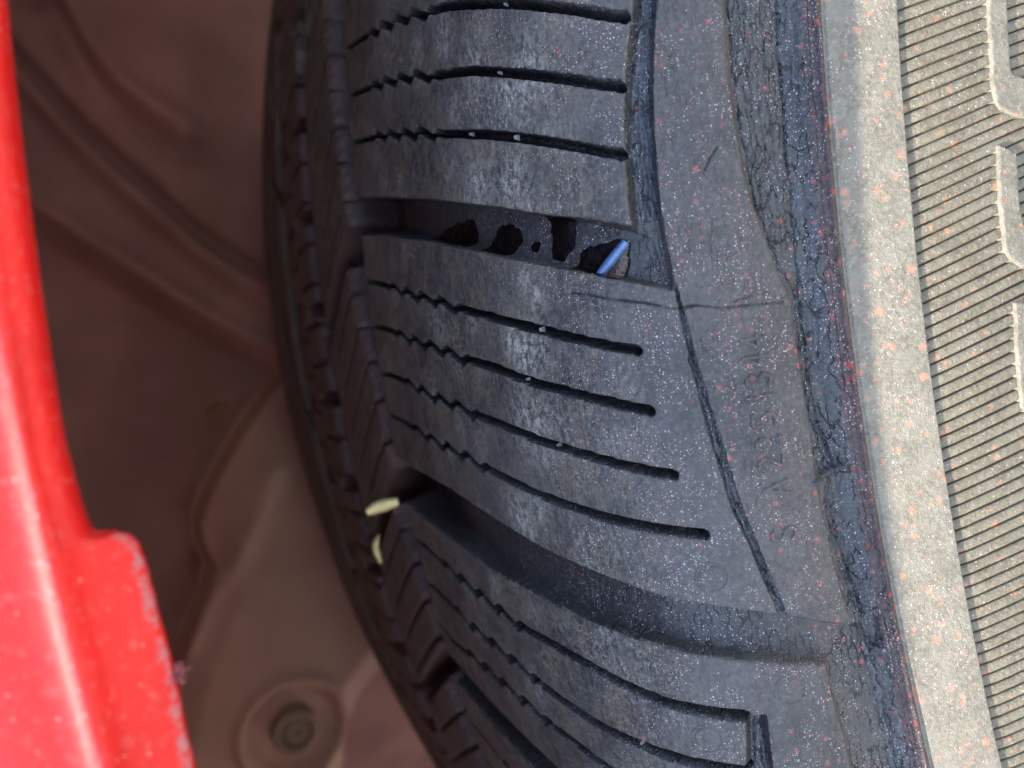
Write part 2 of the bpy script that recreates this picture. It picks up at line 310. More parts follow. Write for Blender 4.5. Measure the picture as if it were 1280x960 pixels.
def heights(th, s, v, hi=True):
    """height and floor masks of the outboard shoulder, s in 46.5 .. 119"""
    u_ = th * UM
    h = np.zeros(th.shape); floor = np.zeros(th.shape)
    # worn, slightly uneven rubber
    h += .10 * fbm(u_ * .11, s * .11, 2) + .035 * fbm(u_ * .55 + 40, s * .9, 3)
    hb = h.copy()
    # strips and outer groove
    sL = np.interp(th, OX, OY)
    h -= 1.5 * smoothstep(0, 1.15, s - sL) * (1 - .92 * smoothstep(116.6, 119.0, s))
    h += strip(th, s, K1LX, K1LY, K1RX, K1RY, np.interp(s, [99.7, 104.5], [-5.36, -5.66]), 9, 1.3, .75, .3)
    h += strip(th, s, K2LX, K2LY, K2RX, K2RY, -11.2, -5.6, .5, .22, .3)
    h += strip(th, s, K3LX, K3LY, K3RX, K3RY, -17.2, -12.87, 1.3, .75, .3)
    # ledge across the outer groove
    led = np.exp(-((th + 9.10 - .03 * (s - 116)) * UM / .22) ** 2) * smoothstep(113.6, 114.6, s) * (1 - smoothstep(117.2, 118.2, s))
    h += 1.15 * led + .45 * smoothstep(-9.05, -9.25, th) * smoothstep(-10.3, -9.4, th) * smoothstep(sL, sL + 1.2, s) * (1 - smoothstep(116.2, 117, s))
    # main grooves
    sdm = np.full(th.shape, -9.0)
    for pts, kind in GROOVES:
        sd = culled(u_, s, pts, 2.0, poly_sd, -9.0)
        sdm = np.maximum(sdm, sd)
    wallw = np.interp(s, [50, 95, 105, 112], [.75, .6, .6, .65])
    gm = smoothstep(0, 1, sdm / wallw)
    tgt = -gdepth(s) * np.clip(gm * (1 + .0 * s), 0, 1) + .12 * fbm(u_ * .7, s * .5, 3) * gm
    # the G1 floor rises to the strip at its shoulder end
    h = np.where(sdm > 0, np.minimum(h, tgt + hb * (1 - gm)), h)
    # circumferential groove beside the inner ends of the blocks
    vin = 48.6 + .35 * np.sin(v * 3.1)
    gi = smoothstep(0, 1, (vin + .9 - s) / 1.0)
    h = np.where(gi > 0, np.minimum(h, -7.5 * gi), h)
    floor = np.maximum(gm, gi)
    # sipes
    for k, d in (SIPES if hi else SECT_SIPES):
        pts = [(a + d * UM, b) for a, b in SIPES_MM[k]]
        dist = culled(u_, s, pts, 1.5, seg_dist, 9.0)
        wd = np.interp(s, [48, 58, 62, 78, 82, 100], [.15, .19, .27, .27, .28, .32]) * (1.3 if k[1] == '3' else 1.0) * (1 + .22 * fbm(u_ * .3, s * .45, 2))
        prof_ = 1 - smoothstep(0, 1, (dist - wd) / .17)
        h = h - 3.4 * prof_ * (1 - gm)
        h -= .07 * np.exp(-((dist - wd) / .45) ** 2) * (1 - gm) * (dist > wd)
    if hi:
        # crack network in the strips and the outer groove, as real relief
        k2l = np.interp(th, K2LX, K2LY); k2r = np.interp(th, K2RX, K2RY); wk = k2r - k2l; on = (th < -5.6) & (th > -11.25)
        for fr, am, sd_, w_, dp in ((.22, .22, 3.3, .07, .42), (.62, .26, 8.1, .05, .3), (.9, .16, 14.9, .05, .26)):
            h += wavy(th, s, k2l + wk * fr, am, .9, sd_, w_, dp) * on
        k1l = np.interp(th, K1LX, K1LY); k1r = np.interp(th, K1RX, K1RY); on = th > -4.55; on2 = th > -5.7
        h += wavy(th, s, k1r - .36, .16, .9, 1.7, .065, .42) * on2 + wavy(th, s, k1r - .62, .22, 1.1, 19.7, .05, .26) * on2
        for fr, sd_ in ((.32, 5.9), (.47, 12.7), (.6, 23.5)): h += wavy(th, s, k1l + (k1r - k1l) * fr, .28, .8, sd_, .05, .26) * on
        k3l = np.interp(th, K3LX, K3LY); k3r = np.interp(th, K3RX, K3RY); on = th < -12.9
        h += wavy(th, s, k3l + .95, .2, .9, 2.9, .06, .36) * on + wavy(th, s, k3r - .35, .18, .9, 4.4, .06, .42) * on + wavy(th, s, k3r - .75, .25, 1.1, 7.4, .05, .28) * on
        oc = np.interp(th, OCX, OCY)
        h += wavy(th, s, oc, .2, 1.0, 6.6, .10, .5) + wavy(th, s, oc - .5, .3, 1.2, 16.2, .055, .24) * (th < -6.0) + wavy(th, s, oc + .35, .3, 1.2, 18.2, .05, .2) * (th < -6.0)
        h += wavy(th, s, sL + 1.3, .3, .8, 21.3, .07, .34) * (th > -5.6)
        for o_, sd_ in ((2.0, 27.7), (2.8, 33.1), (3.6, 37.9), (4.5, 44.3)): h += wavy(th, s, sL + o_, .55, .7, sd_, .055, .22) * (th > -5.2) * (s < oc)
        h += wavy(th, s, oc + 1.0, .3, .7, 41.0, .06, .16)
        # lumpy skin of the cracked parts
        lump = smoothstep(0, .6, s - sL - 1.0)
        h += (.07 * fbm(u_ * .9, s * 1.8, 3)) * np.maximum(lump, .7 * ((s > k1l + .6) & (s < k1r) & on2))
        # single cracks and the mould seam
        for key, w_, dp in (('CR1', .085, .50), ('CR2', .06, .30), ('CR3', .055, .36)):
            pts = mm(TR[key]); P = np.array(pts); n = 60
            tt = np.linspace(0, len(P) - 1, n); jx = np.interp(tt, range(len(P)), P[:, 0]); jy = np.interp(tt, range(len(P)), P[:, 1])
            jx = jx + .16 * fbm(tt * .8, tt * 0 + 3, 3)
            d = culled(u_, s, list(zip(jx, jy)), 1.0, seg_dist, 9.0)
            h -= dp * np.exp(-(d / w_) ** 2) * (.45 + .8 * vnoise(u_ * .6 + s, s * .7))
        # fine pitted skin
        h += .024 * fbm(u_ * 2.3, s * 2.3, 2) + .030 * fbm(u_ * .8 + 9, s * .8, 2) * smoothstep(92, 106, s)
    return h, floor, gm

# ------------------------------------------------------------------ materials
def new_mat(name):
    m = bpy.data.materials.new(name); m.use_nodes = True
    nt = m.node_tree; return m, nt, nt.nodes['Principled BSDF']
class NB:
    def __init__(s, nt): s.nt = nt
    def n(s, t, **kw):
        x = s.nt.nodes.new('ShaderNode' + t)
        for k, v in kw.items(): setattr(x, k, v)
        return x
    def l(s, a, b): s.nt.links.new(a, b)
    def val(s, node, **ins):
        for k, v in ins.items(): node.inputs[k.replace('_', ' ')].default_value = v
        return node
    def noise(s, vec, scale, detail=3, rough=.55, dim='3D'):
        x = s.n('TexNoise'); x.noise_dimensions = dim; s.l(vec, x.inputs['Vector'])
        x.inputs['Scale'].default_value = scale; x.inputs['Detail'].default_value = detail; x.inputs['Roughness'].default_value = rough
        return x.outputs[0]
    def voro(s, vec, scale, feature='F1', rnd=1.0, dim='2D'):
        x = s.n('TexVoronoi'); x.voronoi_dimensions = dim; x.feature = feature; s.l(vec, x.inputs['Vector'])
        x.inputs['Scale'].default_value = scale; x.inputs['Randomness'].default_value = rnd
        return x
    def ramp(s, fac, a, b, lo=0.0, hi=1.0):
        x = s.n('MapRange'); x.interpolation_type = 'SMOOTHSTEP'; s.l(fac, x.inputs[0])
        for i, v in ((1, a), (2, b), (3, lo), (4, hi)): x.inputs[i].default_value = v
        return x.outputs[0]
    def math(s, op, a, b=None):
        x = s.n('Math'); x.operation = op
        for i, q in enumerate((a, b)):
            if q is None: continue
            if hasattr(q, 'links'): s.l(q, x.inputs[i])
            else: x.inputs[i].default_value = q
        return x.outputs[0]
    def mix(s, fac, a, b):
        x = s.n('Mix'); x.data_type = 'RGBA'
        for i, q in ((0, fac), (6, a), (7, b)):
            if hasattr(q, 'links'): s.l(q, x.inputs[i])
            else: x.inputs[i].default_value = q if i == 0 else (*q, 1)
        return x.outputs[2]
    def mapping(s, vec, scale, loc=(0, 0, 0), rot=0):
        x = s.n('Mapping'); s.l(vec, x.inputs[0]); x.inputs['Scale'].default_value = scale
        x.inputs['Location'].default_value = loc; x.inputs['Rotation'].default_value = (0, 0, rot); return x.outputs[0]
    def dots(s, vec, cell, radius, keep, loc=(0, 0, 0), soft=.35, warp=1.0, dim='3D'):
        """irregular dots: mm cell size, mm radius, share of cells that carry one"""
        v = s.mapping(vec, (1, 1, 1), loc)
        wob = s.n('TexNoise'); wob.noise_dimensions = dim; s.l(v, wob.inputs['Vector']); wob.inputs['Scale'].default_value = .55 / radius; wob.inputs['Detail'].default_value = 1.5
        add = s.n('VectorMath', operation='MULTIPLY_ADD'); s.l(wob.outputs[1], add.inputs[0]); add.inputs[1].default_value = (radius * 1.5 * warp,) * 3; s.l(v, add.inputs[2])
        vo = s.voro(add.outputs[0], 1 / cell, dim=dim)
        sep = s.n('SeparateColor'); s.l(vo.outputs['Color'], sep.inputs[0])
        size = s.math('MULTIPLY', s.math('ADD', sep.outputs[1], .35), radius / cell)
        d = s.math('DIVIDE', vo.outputs['Distance'], size)
        inside = s.ramp(d, 1.0 + soft * .3, 1.0 - soft)
        kp = s.math('LESS_THAN', sep.outputs[0], keep)
        return s.math('MULTIPLY', inside, kp), sep.outputs[2]

def rubber(name, base, tone, rough, red=(0, 0), glint=0.0, scuff=0.0, streak=0.0, crackle=0.0, grit=1.0, s_fade=None, spec=.5, speck_col=(.30, .06, .05), big=.24, dust=None, bdist=.00011, cloud=0.0, blend=None):
    m, nt, bs = new_mat(name); b = NB(nt)
    uvn = b.n('UVMap'); uvn.uv_map = 'tyre_uv'; uv = uvn.outputs[0]
    oc = b.mapping(b.n('TexCoord').outputs['Object'], (1000, 1000, 1000))
    n1 = b.noise(oc, .07, 3, .6); n2 = b.noise(oc, .45, 3, .65); n3 = b.noise(oc, 2.4, 3, .62)
    col = b.mix(b.ramp(n1, .35, .68), base, tone)
    col = b.mix(b.math('MULTIPLY', b.ramp(n3, .45, .75), .55), col, tuple(min(1, c * 1.7) for c in tone))
    col = b.mix(b.math('MULTIPLY', b.ramp(n3, .5, .25), .5), col, tuple(c * .5 for c in base))
    rgh = b.ramp(n2, .3, .75, rough - .09, rough + .1)
    if dust:
        col = b.mix(b.math('MULTIPLY', b.ramp(n2, .40, .66), dust[1]), col, dust[0])
    if cloud:
        cl_ = b.ramp(b.noise(b.mapping(oc, (1, 1, 1), (31, 7, 12)), .33, 5, .68), .46, .66)
        cl2 = b.ramp(b.noise(b.mapping(oc, (1, 1, 1), (3, 47, 2)), .8, 5, .7), .50, .68)
        col = b.mix(b.math('MULTIPLY', cl_, cloud), col, (.135, .120, .100))
        col = b.mix(b.math('MULTIPLY', cl2, cloud * .8), col, (.165, .160, .150))
    if streak:
        st = b.noise(b.mapping(uv, (.16, 1.5, 1)), 1.0, 5, .65, '2D')
        st2 = b.noise(b.mapping(uv, (.7, 4.5, 1), (3, 8, 0), .25), 1.0, 4, .72, '2D')
        col = b.mix(b.math('MULTIPLY', b.ramp(st, .46, .70), .6 * streak), col, (.135, .125, .112))
        col = b.mix(b.math('MULTIPLY', b.ramp(st2, .54, .76), .6 * streak), col, (.19, .182, .172))
        col = b.mix(b.math('MULTIPLY', b.ramp(st2, .44, .28), .6 * streak), col, (.018, .018, .020))
    if scuff:
        area = b.ramp(b.noise(b.mapping(uv, (.13, .11, 1), (2.2, 5.1, 0)), 1.0, 2, .6, '2D'), .50, .68)
        fine = b.ramp(b.noise(b.mapping(uv, (1.5, 2.3, 1), (0, 0, 0), .6), 1.0, 6, .82, '2D'), .50, .66)
        at = b.n('Attribute'); at.attribute_name = 'scuff'
        fine2 = b.ramp(b.noise(b.mapping(uv, (1.0, 1.5, 1), (5, 2, 0), .7), 1.0, 6, .85, '2D'), .42, .60)
        sc = b.math('ADD', b.math('MULTIPLY', b.math('MULTIPLY', area, fine), scuff), b.math('MULTIPLY', b.math('MULTIPLY', at.outputs['Fac'], fine2), .95))
        col = b.mix(sc, col, (.44, .42, .37)); rgh = b.math('ADD', rgh, b.math('MULTIPLY', sc, .15))
        yel = b.ramp(b.noise(b.mapping(uv, (.2, .2, 1), (9, 1, 0)), 1.0, 4, .6, '2D'), .45, .66)
        col = b.mix(b.math('MULTIPLY', b.math('MULTIPLY', yel, b.ramp(n3, .34, .62)), .85 * scuff), col, (.165, .135, .088))
    if crackle:
        wv_ = b.n('TexNoise'); wv_.noise_dimensions = '2D'; b.l(uv, wv_.inputs['Vector']); wv_.inputs['Scale'].default_value = 1.1; wv_.inputs['Detail'].default_value = 3
        add = b.n('VectorMath', operation='MULTIPLY_ADD'); b.l(wv_.outputs[1], add.inputs[0]); add.inputs[1].default_value = (1.6, .8, 0); b.l(uv, add.inputs[2])
        cr = b.voro(b.mapping(add.outputs[0], (.40, 1.35, 1)), 1.0, 'DISTANCE_TO_EDGE')
        crk = b.math('MULTIPLY', b.ramp(cr.outputs['Distance'], .085, .01), b.ramp(n2, .40, .6))
        crk = b.math('MULTIPLY', crk, crackle)
        col = b.mix(b.math('MULTIPLY', crk, .75), col, (.006, .007, .009))
    if blend:
        sp_ = b.n('SeparateXYZ'); b.l(uv, sp_.inputs[0])
        pc = b.mix(b.ramp(n1, .35, .68), *blend)
        pc = b.mix(b.math('MULTIPLY', b.ramp(n3, .45, .75), .55), pc, tuple(c * 1.7 for c in blend[1]))
        pc = b.mix(b.math('MULTIPLY', b.ramp(n3, .5, .25), .5), pc, tuple(c * .5 for c in blend[0]))
        col = b.mix(b.ramp(sp_.outputs[1], 93, 105), col, pc)
    amt = None
    if s_fade:
        sep = b.n('SeparateXYZ'); b.l(uv, sep.inputs[0])
        amt = b.ramp(sep.outputs[1], s_fade[0], s_fade[1])
    clump = b.ramp(b.noise(oc, .3, 4, .7), .36, .62)
    if red[0]:
        d1, r1 = b.dots(oc, .33, .095, red[0], (1, 2, 0), .6)
        d1 = b.math('MULTIPLY', d1, clump)
        if amt is not None: d1 = b.math('MULTIPLY', d1, amt)
        col = b.mix(b.math('MULTIPLY', d1, .75), col, b.mix(r1, speck_col, (.42, .22, .20)))
    if red[1]:
        d2, r2 = b.dots(oc, 1.15, big, red[1], (7, 3, 0), .95, 1.2)
        if amt is not None: d2 = b.math('MULTIPLY', d2, amt)
        col = b.mix(b.math('MULTIPLY', d2, b.math('ADD', b.math('MULTIPLY', r2, .5), .3)), col, tuple(min(1, c * 1.35) for c in speck_col))
    hgt = b.math('ADD', b.math('MULTIPLY', n3, .6 * grit), b.math('MULTIPLY', b.noise(oc, 8.0, 2, .7), .4 * grit))
    if glint:
        g, rg = b.dots(oc, .21, .055, glint, (4, 9, 0), .4, .6)
        g = b.math('MULTIPLY', g, b.ramp(clump, .15, .7))
        if amt is not None: g = b.math('MULTIPLY', g, b.ramp(amt, 0, 1, .22, 1))
        col = b.mix(b.math('MULTIPLY', g, b.math('ADD', b.math('MULTIPLY', rg, .7), .3)), col, (.58, .56, .56))
    if crackle: hgt = b.math('SUBTRACT', hgt, b.math('MULTIPLY', crk, 1.8))
    bp = b.n('Bump'); bp.inputs['Strength'].default_value = .95; bp.inputs['Distance'].default_value = bdist; b.l(hgt, bp.inputs['Height'])
    b.l(bp.outputs[0], bs.inputs['Normal']); b.l(col, bs.inputs['Base Color']); b.l(rgh, bs.inputs['Roughness'])
    bs.inputs['Specular IOR Level'].default_value = spec
    return m

M_TREAD = rubber('worn_tread_rubber', (.030, .031, .034), (.078, .075, .073), .50, (.95, .16), .9, .62, .8, 0, 1.2, s_fade=(76, 97), cloud=.62, blend=((.036, .036, .037), (.062, .058, .057)))
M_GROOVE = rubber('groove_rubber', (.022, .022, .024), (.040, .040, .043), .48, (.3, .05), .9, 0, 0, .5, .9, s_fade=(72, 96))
M_PLATE = rubber('shoulder_rubber', (.036, .036, .037), (.062, .058, .057), .52, (1.0, .8), .65, 0, .15, .22, 1.7)
M_CRACK = rubber('cracked_rubber', (.030, .032, .036), (.050, .052, .056), .46, (.4, .35), .8, 0, 0, 1.0, 1.3)
M_BEAD = rubber('bead_rubber', (.034, .028, .028), (.066, .044, .042), .50, (1, 1), 1.0, 0, 0, .5, 2.0, speck_col=(.34, .035, .03), big=.3)
M_SIDE = rubber('dusty_sidewall_rubber', (.140, .127, .096), (.170, .153, .115), .62, (.55, .75), .55, 0, 0, 0, 1.6, speck_col=(.40, .15, .085), big=.36, dust=((.215, .20, .158), .6), bdist=.00014)
M_RIBBED = rubber('dusty_ribbed_rubber', (.132, .114, .078), (.162, .140, .096), .62, (.45, .55), .45, 0, 0, 0, 1.9, speck_col=(.40, .16, .085), big=.34, dust=((.20, .178, .128), .6), bdist=.00016)
M_WALL = rubber('red_tinted_rubber', (.046, .027, .027), (.080, .040, .040), .6, (.5, .3), .1, 0, 0, 0, 1.0, speck_col=(.22, .03, .035))  # darker red-brown rubber for the faces below the rib tops
M_CENTRE = rubber('dusty_centre_rubber', (.050, .040, .036), (.088, .070, .060), .62, (.05, 0), .15, .3, .9, 0, 1.0, cloud=.3)

def simple(name, col, rough, var=.35, scale=60, bump=.0, metal=0, coat=0, spec=.5):
    m, nt, bs = new_mat(name); b = NB(nt)
    tc = b.n('TexCoord').outputs['Object']
    n1 = b.noise(tc, scale, 5, .6); n2 = b.noise(tc, scale * 6, 4, .6)
    c = b.mix(b.ramp(n1, .3, .7), tuple(x * (1 - var) for x in col), tuple(min(1, x * (1 + var)) for x in col))
    b.l(c, bs.inputs['Base Color'])
    b.l(b.ramp(n2, .3, .7, max(.02, rough - .08), min(1, rough + .08)), bs.inputs['Roughness'])
    bs.inputs['Metallic'].default_value = metal; bs.inputs['Coat Weight'].default_value = coat; bs.inputs['Specular IOR Level'].default_value = spec
    if bump:
        bp = b.n('Bump'); bp.inputs['Strength'].default_value = .7; bp.inputs['Distance'].default_value = bump
        b.l(n2, bp.inputs['Height']); b.l(bp.outputs[0], bs.inputs['Normal'])
    return m

# ------------------------------------------------------------------ setting
def quad_grid(nr, nc):
    i = np.arange(nr * nc).reshape(nr, nc)
    return np.stack([i[:-1, :-1], i[:-1, 1:], i[1:, 1:], i[1:, :-1]], -1).reshape(-1, 4)
M_GROUND = simple('concrete_ground', (.34, .31, .27), .9, .3, 9, .004)
g = make_mesh('ground', [(-30, -30, 0), (30, -30, 0), (30, 30, 0), (-30, 30, 0)], [(0, 1, 2, 3)])
tag(obj('ground', g, M_GROUND), kind='structure')

# ------------------------------------------------------------------ tyre
tyre = empty('tyre', (0, 0, 0))
tag(tyre, 'worn black rubber tyre with sipes and ribbed sidewall under the red wheel arch', 'tyre')

def part(name, me, mat, rot=0.0):
    o = obj(name, me, mat, tyre); o.location = AXLE; o.rotation_euler = (0, math.radians(rot), 0); return o

def sub(V, uv, Q, keep):
    q = Q[keep]
    if not len(q): return None
    idx, inv = np.unique(q, return_inverse=True)
    return V[idx], inv.reshape(-1, 4), uv[idx]

def steps(*seg):
    out = [np.arange(a, b - 1e-6, d) for a, b, d in seg]; return np.concatenate(out + [[seg[-1][1]]])

# outward-facing order of a (row = angle, column = profile) grid
def tyre_grid(v, s):
    vv, ss = np.meshgrid(v, s, indexing='ij'); return vv, ss, vv + sweep(ss)

def cell(a): return (a[:-1, :-1] + a[1:, :-1] + a[:-1, 1:] + a[1:, 1:]).ravel() / 4

VMID = [(a + b) / 2 for a, b in VG]
# --- outboard shoulder, fine grid
v_rows = steps((V_BOT, -17.7, .07), (-17.7, 3.6, .0225), (3.6, V_TOP, .07))
s_cols = steps((46.5, 60, .22), (60, 80, .15), (80, 118.8, .1))
vv, ss, th = tyre_grid(v_rows, s_cols)
h, floor, gm = heights(th, ss, vv)
V = surf(th, ss, h).reshape(-1, 3); uv = np.stack([th.ravel() * UM, ss.ravel()], -1)
Q = quad_grid(*th.shape)
cv, cs, ct, cf, ch = cell(vv), cell(ss), cell(th), cell(floor), cell(h)
c_out = cs > np.interp(ct, OX, OY) + 1.15
cl = np.where(ct > -5.68, np.interp(ct, K1LX, K1LY), np.where(ct > -11.25, np.interp(ct, K2LX, K2LY), np.interp(ct, K3LX, K3LY)))
cr = np.where(ct > -5.68, np.interp(ct, K1RX, K1RY), np.where(ct > -11.25, np.interp(ct, K2RX, K2RY), np.interp(ct, K3RX, K3RY)))
is_floor = (cf > .985) & ~c_out & (cs < 112)
has_strip = (ct > -11.25) | (ct < -12.87)
is_strip = ~is_floor & ~c_out & has_strip & (cs > cl + np.where((ct > -11.25) & (ct < -5.68), 0, .7)) & (cs < cr) & ~((ct < -4.56) & (ct > -5.68))
bead = cs > 118.3
mid = np.where(has_strip, (cl + cr) / 2, 105.0)
blk = np.zeros(len(cv), int)
for m_ in VMID[1:]: blk += cv < m_
def put(name, mask, mat, label=None, deep=None):
    r_ = sub(V, uv, Q, mask)
    if r_ is None: return
    me = make_mesh(name, r_[0], r_[1], r_[2], scuff=scuff_at(r_[2][:, 0] / UM, r_[2][:, 1]) if name == 'tread_block' else None)
    o = part(name, me, mat)
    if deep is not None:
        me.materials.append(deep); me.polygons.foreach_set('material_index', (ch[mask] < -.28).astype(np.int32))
    if label: o['label'] = label
    return o
rest = ~is_floor & ~is_strip & ~c_out & ~bead
for i in range(4):
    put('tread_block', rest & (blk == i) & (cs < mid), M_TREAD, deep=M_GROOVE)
    put('shoulder_plate', rest & (blk == i) & (cs >= mid), M_PLATE)
    put('cracked_strip', is_strip & (blk == i) & ~bead, M_CRACK, 'weather-cracked strip of rubber beside the tread block')
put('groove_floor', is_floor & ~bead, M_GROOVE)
put('shoulder_groove', c_out & ~is_floor & ~bead, M_CRACK, 'cracked dark groove round the shoulder')
put('shoulder_bead', bead, M_BEAD, 'thin bead line tinted with red overspray')

# --- centre ribs
v2 = steps((V_BOT, V_TOP, .06)); s2 = steps((-62, -25, 1.0), (-25, 10, .5), (10, 47.7, .35))
vv, ss, th = tyre_grid(v2, s2)
h, fl = rib_heights(vv, ss); h = h + .12 * fbm(th * UM * .1, ss * .1, 2) * (fl < .5)
V = surf(th, ss, h).reshape(-1, 3); uv = np.stack([th.ravel() * UM, ss.ravel()], -1); Q = quad_grid(*th.shape)
cv, cs, cf, ch = cell(vv), cell(ss), cell(fl), cell(h)
isf = cf > .985; blk = np.zeros(len(cv), int)
for m_ in VMID[1:]: blk += cv < m_
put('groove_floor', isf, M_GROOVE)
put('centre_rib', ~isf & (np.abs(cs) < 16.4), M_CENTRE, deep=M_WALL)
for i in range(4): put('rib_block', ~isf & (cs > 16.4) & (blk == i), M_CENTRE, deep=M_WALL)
for i in range(4): put('rib_block', ~isf & (cs < -16.4) & (blk == i), M_CENTRE)

# --- the rest of the tread round the tyre: one repeated segment
v3 = steps((V_BOT, -9.2, .11)); s3 = steps((-62, 20, 1.2), (20, 118.8, .6))
vv, ss, th = tyre_grid(v3, s3)
hr, fr = rib_heights(vv, ss); hs, fs, _ = heights(th, np.maximum(ss, 46.5), vv, hi=False)
h = np.where(ss < 46.5, hr, hs); fl = np.where(ss < 46.5, fr, fs)
V = surf(th, ss, h).reshape(-1, 3); uv = np.stack([th.ravel() * UM, ss.ravel()], -1); Q = quad_grid(*th.shape)
seg = make_mesh('tread_segment', V, Q, uv)
seg.materials.append(M_TREAD); seg.materials.append(M_GROOVE)
seg.polygons.foreach_set('material_index', (cell(fl) > .9).astype(np.int32))
for k in range(1, 30): part('tread_segment', seg, None, -PITCH * k)

# --- sidewalls, full turn
def revolve(name, s, hfun, mat, step=.5):
    t = np.arange(0, 360 + step / 2, step); T_, S_ = np.meshgrid(t, s, indexing='ij')
    V = surf(T_, S_, hfun(T_, S_)).reshape(-1, 3); uv = np.stack([np.where(T_ > 180, T_ - 360, T_).ravel() * UM, S_.ravel()], -1)
    Q = quad_grid(*T_.shape)
    return part(name, make_mesh(name, V, Q, uv), mat)
def h_side(t, s):
    w = fbm(t * UM * .35, s * 0 + 2, 3)
    return (-.12 * (1 - smoothstep(118.8, 119.3, s)) + (.30 + .06 * w) * np.exp(-((s - 119.35 - .05 * w) / .27) ** 2) - .2 * np.exp(-((s - 119.95) / .16) ** 2)
            - .80 * smoothstep(126.12, 126.3, s) + .05 * fbm(t * .9, s * .25, 2))
M_SIDE_TOP = M_SIDE
sd_s = steps((118.65, 120.4, .07), (120.4, 126, .3), (126, 126.5, .06), (126.5, 150, .6), (150, SMAX, 2))
k_ = int(np.argmin(np.abs(sd_s - 119.75)))
revolve('shoulder_bead', sd_s[:k_ + 1], h_side, M_BEAD, .25)
k2_ = int(np.argmin(np.abs(sd_s - 126.06)))
revolve('sidewall_band', sd_s[k_:k2_ + 1], h_side, M_SIDE, .25)
revolve('sidewall', sd_s[k2_:], h_side, M_RIBBED, .25)
revolve('inner_sidewall', -steps((62, 100, 1.5), (100, SMAX, 2))[::-1], lambda t, s: np.zeros(t.shape), M_CENTRE, 1.0)

# --- slanted ribs moulded into the sidewall
def rib_mesh(t0, slope, n=14, width=.915):
    s = np.linspace(126.2, 141.5, n); t = t0 + slope * (s - 126.15)
    off = np.array([-.5, -.495, -.455, 0, .455, .495, .5]) * width; hh = np.array([-.95, -.37, -.29, -.27, -.29, -.37, -.95])
    jit = .02 * fbm(s * .6 + t0 * 50, s * 0 + t0 * 7, 2)
    T_ = t[:, None] + (off[None, :] + jit[:, None]) / (290 * math.radians(1)); S_ = np.repeat(s[:, None], 7, 1) - off[None, :] * math.tan(slope * 290 * math.radians(1)) * 0
    H_ = np.repeat(hh[None, :], n, 0) + .02 * fbm(T_ * 9, S_ * .7, 2)
    H_[0] -= .16
    V = surf(T_, S_, H_).reshape(-1, 3); uv = np.stack([T_.ravel() * UM, S_.ravel()], -1)
    return V, quad_grid(n, 7), uv
RIB = .2145
for k in range(130):
    t0 = 6.0 - k * RIB
    sl = float(np.interp(t0, [-16, -11.4, -5.7, -2, 2], [.012, .030, .062, .060, .052]))
    part('sidewall_rib', make_mesh('sidewall_rib', *rib_mesh(t0, sl)), M_RIBBED)
Vs, Qs, Us, n0 = [], [], [], 0
for k in range(130, 1678):
    a_, b_, c_ = rib_mesh(6.0 - k * RIB, .03, 5); Vs.append(a_); Qs.append(b_ + n0); Us.append(c_); n0 += len(a_)
tag(part('sidewall_ribbing', make_mesh('sidewall_ribbing', np.concatenate(Vs), np.concatenate(Qs), np.concatenate(Us)), M_RIBBED), kind='stuff')

# --- patches laid on the tyre surface: letters, vent marks, characters, drops
def patch(t0, t1, s0, s1, step, fn):
    t = np.arange(t0, t1, step / UM); s = np.arange(s0, s1, step)
    T_, S_ = np.meshgrid(t, s, indexing='ij')
    H_, keep = fn(T_, S_)
    V = surf(T_, S_, H_).reshape(-1, 3); uv = np.stack([T_.ravel() * UM, S_.ravel()], -1); Q = quad_grid(*T_.shape)
    return sub(V, uv, Q, cell(keep.astype(float)) > .01)
LETTERS = [[(3.6,134.4),(-2.95,134.4),(-3.25,134.6),(-3.4,135.1),(-3.47,136),(-3.6,138),(-3.75,146),(-3.05,146),(-2.84,137.6),(-2.76,136.45),(-2.6,136.35),(3.6,136.5)],
           [(-3.94,134.5),(-5.0,134.2),(-5.85,134.3),(-6.02,134.8),(-6.2,136.0),(-6.6,146),(-5.9,146),(-5.6,138),(-5.42,136.5),(-5.16,136.3),(-4.15,136.4)],
           [(-6.76,134.7),(-7.66,134.35),(-8.66,134.15),(-8.78,134.6),(-8.72,136.3),(-7.7,136.4),(-6.84,136.7)]]
for P in LETTERS:
    pm = mm(P); A = np.array(P)
    def fn(T_, S_, pm=pm):
        sd = poly_sd(T_ * UM, S_, pm) + .08 * fbm(T_ * UM * .9, S_ * .9, 2)
        return -.9 + .95 * smoothstep(-.1, .16, sd) + .03 * fbm(T_ * 4, S_ * .7, 2), sd > -.12
    part('sidewall_letter', make_mesh('sidewall_letter', *patch(A[:, 0].min() - .1, A[:, 0].max() + .1, A[:, 1].min() - .4, A[:, 1].max() + .3, .11, fn)), M_SIDE)

for t0, s0 in TR['V']:
    def fn(T_, S_):
        hb = heights(T_, S_, T_ - sweep(S_))[0]
        d = np.hypot((T_ - t0) * UM, S_ - s0) + .04 * fbm(T_ * UM * 1.5, S_ * 1.5, 2)
        return hb + .03 * (1 - smoothstep(1.1, 1.25, d)) - .16 * np.exp(-((d - 1.2) / .075) ** 2) + .05 * np.exp(-((d - 1.38) / .08) ** 2) + .006 - .03 * smoothstep(1.42, 1.55, d), d < 1.52
    part('vent_mark', make_mesh('vent_mark', *patch(t0 - .32, t0 + .32, s0 - 1.7, s0 + 1.7, .05, fn)), M_PLATE if s0 > 104.5 else M_TREAD)

